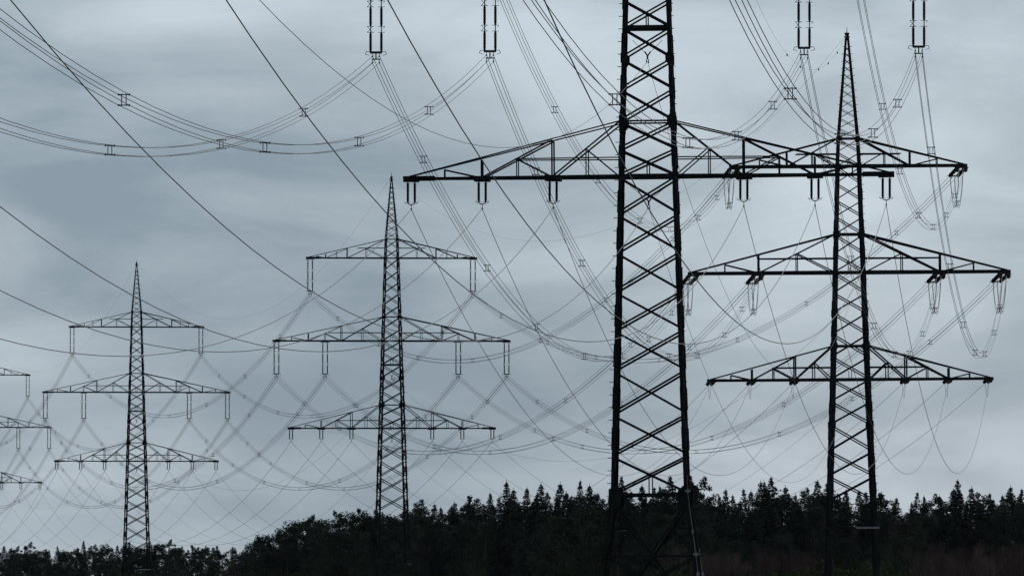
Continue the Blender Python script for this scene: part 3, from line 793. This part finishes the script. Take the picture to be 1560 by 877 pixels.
far_k = ['pine', 'spruce', 'pine', 'pine', 'broad', 'spruce', 'broad', 'pine', 'spruce', 'pine', 'broad', 'spruce', 'pine', 'broad', 'pine', 'broad', 'pine', 'broad', 'pine', 'broad', 'pine', 'bare', 'bare', 'broad']
cnt = {}
for (px, yt, k, dep) in [(a, b, c, tr.uniform(1375, 1425)) for a, b, c in SKY] + [(a, b, c, tr.uniform(1800, 1850)) for (a, b), c in zip(FAR, far_k)]:
    r_ = reg(px); n_ = cnt.get((r_, k), 0); cnt[r_, k] = n_ + 1
    plant(k, px, yt, dep, f"{ORD[n_]} {KN[k]} along the skyline, {REG[r_][2]}", 'trees standing on the skyline', .95 if k == 'spruce' else 1.0)
# ranks behind and in front of the skyline trees
KS = {'spruce': 'spruce', 'pine': 'pine', 'broad': 'round-topped tree', 'bare': 'leafless tree'}
def rank(x0, x1, step, dep, dy, kinds, look, where, grp, f):
    x = x0; n = {}
    while x < x1:
        k = tr.choice(kinds(x)); px = x + tr.uniform(-.35, .35) * step; q = (k, reg(px)); n[q] = n.get(q, -1) + 1
        plant(k, px, f(px) + tr.uniform(*dy), tr.uniform(*dep), f"{ORD[n[q]]} {look} {KS[k]} {where} {REG[q[1]][2]}", grp)
        x += step * tr.uniform(.85, 1.15)
mixk = lambda x: ['broad', 'pine', 'broad', 'spruce'] if x < 700 else ['spruce', 'spruce', 'pine', 'spruce', 'broad']
rank(392, 1600, 21, (1440, 1490), (9, 20), mixk, 'half-hidden', 'behind the skyline trees', 'trees behind the skyline trees', skyf)
rank(385, 1610, 20, (1520, 1580), (16, 34), mixk, 'hidden', 'deep behind the skyline', 'trees deep behind the skyline', skyf)
rank(396, 1600, 21, (1340, 1370), (14, 38), mixk, 'dark', 'just below the skyline', 'trees in the forest mass below the skyline', skyf)
def edge_depth(x): return 1145 - max(0, x - 660) * .455
x_ = 648; ne = {}
while x_ < 1010:                                            # forest edge running along the near side of the line's clearing
    k = tr.choice(['spruce', 'pine', 'broad', 'spruce', 'broad']); q = (k, reg(x_)); ne[q] = ne.get(q, -1) + 1
    plant(k, x_, skyf(x_) + tr.uniform(22, 40), edge_depth(x_) + tr.uniform(-14, 6), f"{ORD[ne[q]]} {KS[k]} of the nearer forest edge, {REG[q[1]][2]}", 'trees of the nearer forest edge')
    x_ += tr.uniform(15, 21)
low = lambda x: ['broad', 'broad', 'pine', 'broad', 'bare'] if x < 1340 else ['broad', 'bare', 'broad', 'pine', 'bare']
rank(400, 1600, 27, (1290, 1330), (56, 88), low, 'low', 'at the forest front', 'low trees along the forest front', skyf)
fl = lambda x: 830.0
rank(-40, 392, 12, (1850, 1930), (1, 6), lambda x: ['pine', 'broad', 'spruce'], 'half-hidden', 'behind the distant skyline', 'distant trees behind the skyline', fl)
rank(-40, 400, 19, (1740, 1785), (9, 24), lambda x: ['broad', 'pine', 'broad'], 'dark', 'below the distant skyline', 'distant trees in the forest mass', fl)
rank(-40, 400, 26, (1690, 1725), (30, 44), lambda x: ['bare', 'broad', 'broad', 'bare'], 'low', 'at the distant forest edge', 'low trees along the distant forest edge', fl)
# reddish bare thicket at the right, green bushes at the foot of the right pylon
for i, px in enumerate((1405, 1424, 1441, 1457, 1476, 1493, 1511, 1530, 1549, 1567)):
    plant('bare', px, tr.uniform(786, 806), tr.uniform(1215, 1255), f"{ORD[i]} reddish leafless shrub from the left in the lower right thicket", 'reddish thicket at the lower right')
for i, px in enumerate((1083, 1101, 1120, 1168, 1190, 1212, 1236)):
    plant('bare', px, tr.uniform(796, 812), tr.uniform(1225, 1262), f"{ORD[i]} reddish leafless shrub low between the near pylon and the right pylon", 'reddish shrubs between the pylons')
for i, px in enumerate((1172, 1203, 1232, 1262, 1290, 1318, 1345)):
    plant('bush', px, tr.uniform(832, 850), tr.uniform(1060, 1120), f"{ORD[i]} green bush from the left around the foot of the right pylon", 'green bushes at the foot of the right pylon')
for i, px in enumerate((825, 852, 880, 945, 975, 1008)):
    plant('bush', px, tr.uniform(842, 862), tr.uniform(1090, 1150), f"{ORD[i]} green bush from the left at the bottom around the near pylon's legs", "green bushes around the near pylon's legs")

# ------------------------------------------------------------------ thin air haze round the whole scene
m = MB(); x0, x1, y0, y1, z0, z1 = -9100, 9100, -2600, 14100, -1.5, 90
for z in (z0, z1): m.v += [(x0, y0, z), (x1, y0, z), (x1, y1, z), (x0, y1, z)]
m.f = [(3, 2, 1, 0), (4, 5, 6, 7), (0, 1, 5, 4), (1, 2, 6, 5), (2, 3, 7, 6), (3, 0, 4, 7)]
hz = bpy.data.materials.new('haze_air'); hz.use_nodes = True; t_ = hz.node_tree; t_.nodes.clear()
ho = nd(t_, 'ShaderNodeOutputMaterial'); pv = nd(t_, 'ShaderNodeVolumePrincipled')
pv.inputs['Density'].default_value = 4.0e-6; pv.inputs['Color'].default_value = (.9, .95, 1, 1); pv.inputs['Anisotropy'].default_value = .2
t_.links.new(pv.outputs[0], ho.inputs['Volume'])
tag(m.build('haze', hz), None, None, kind='stuff')
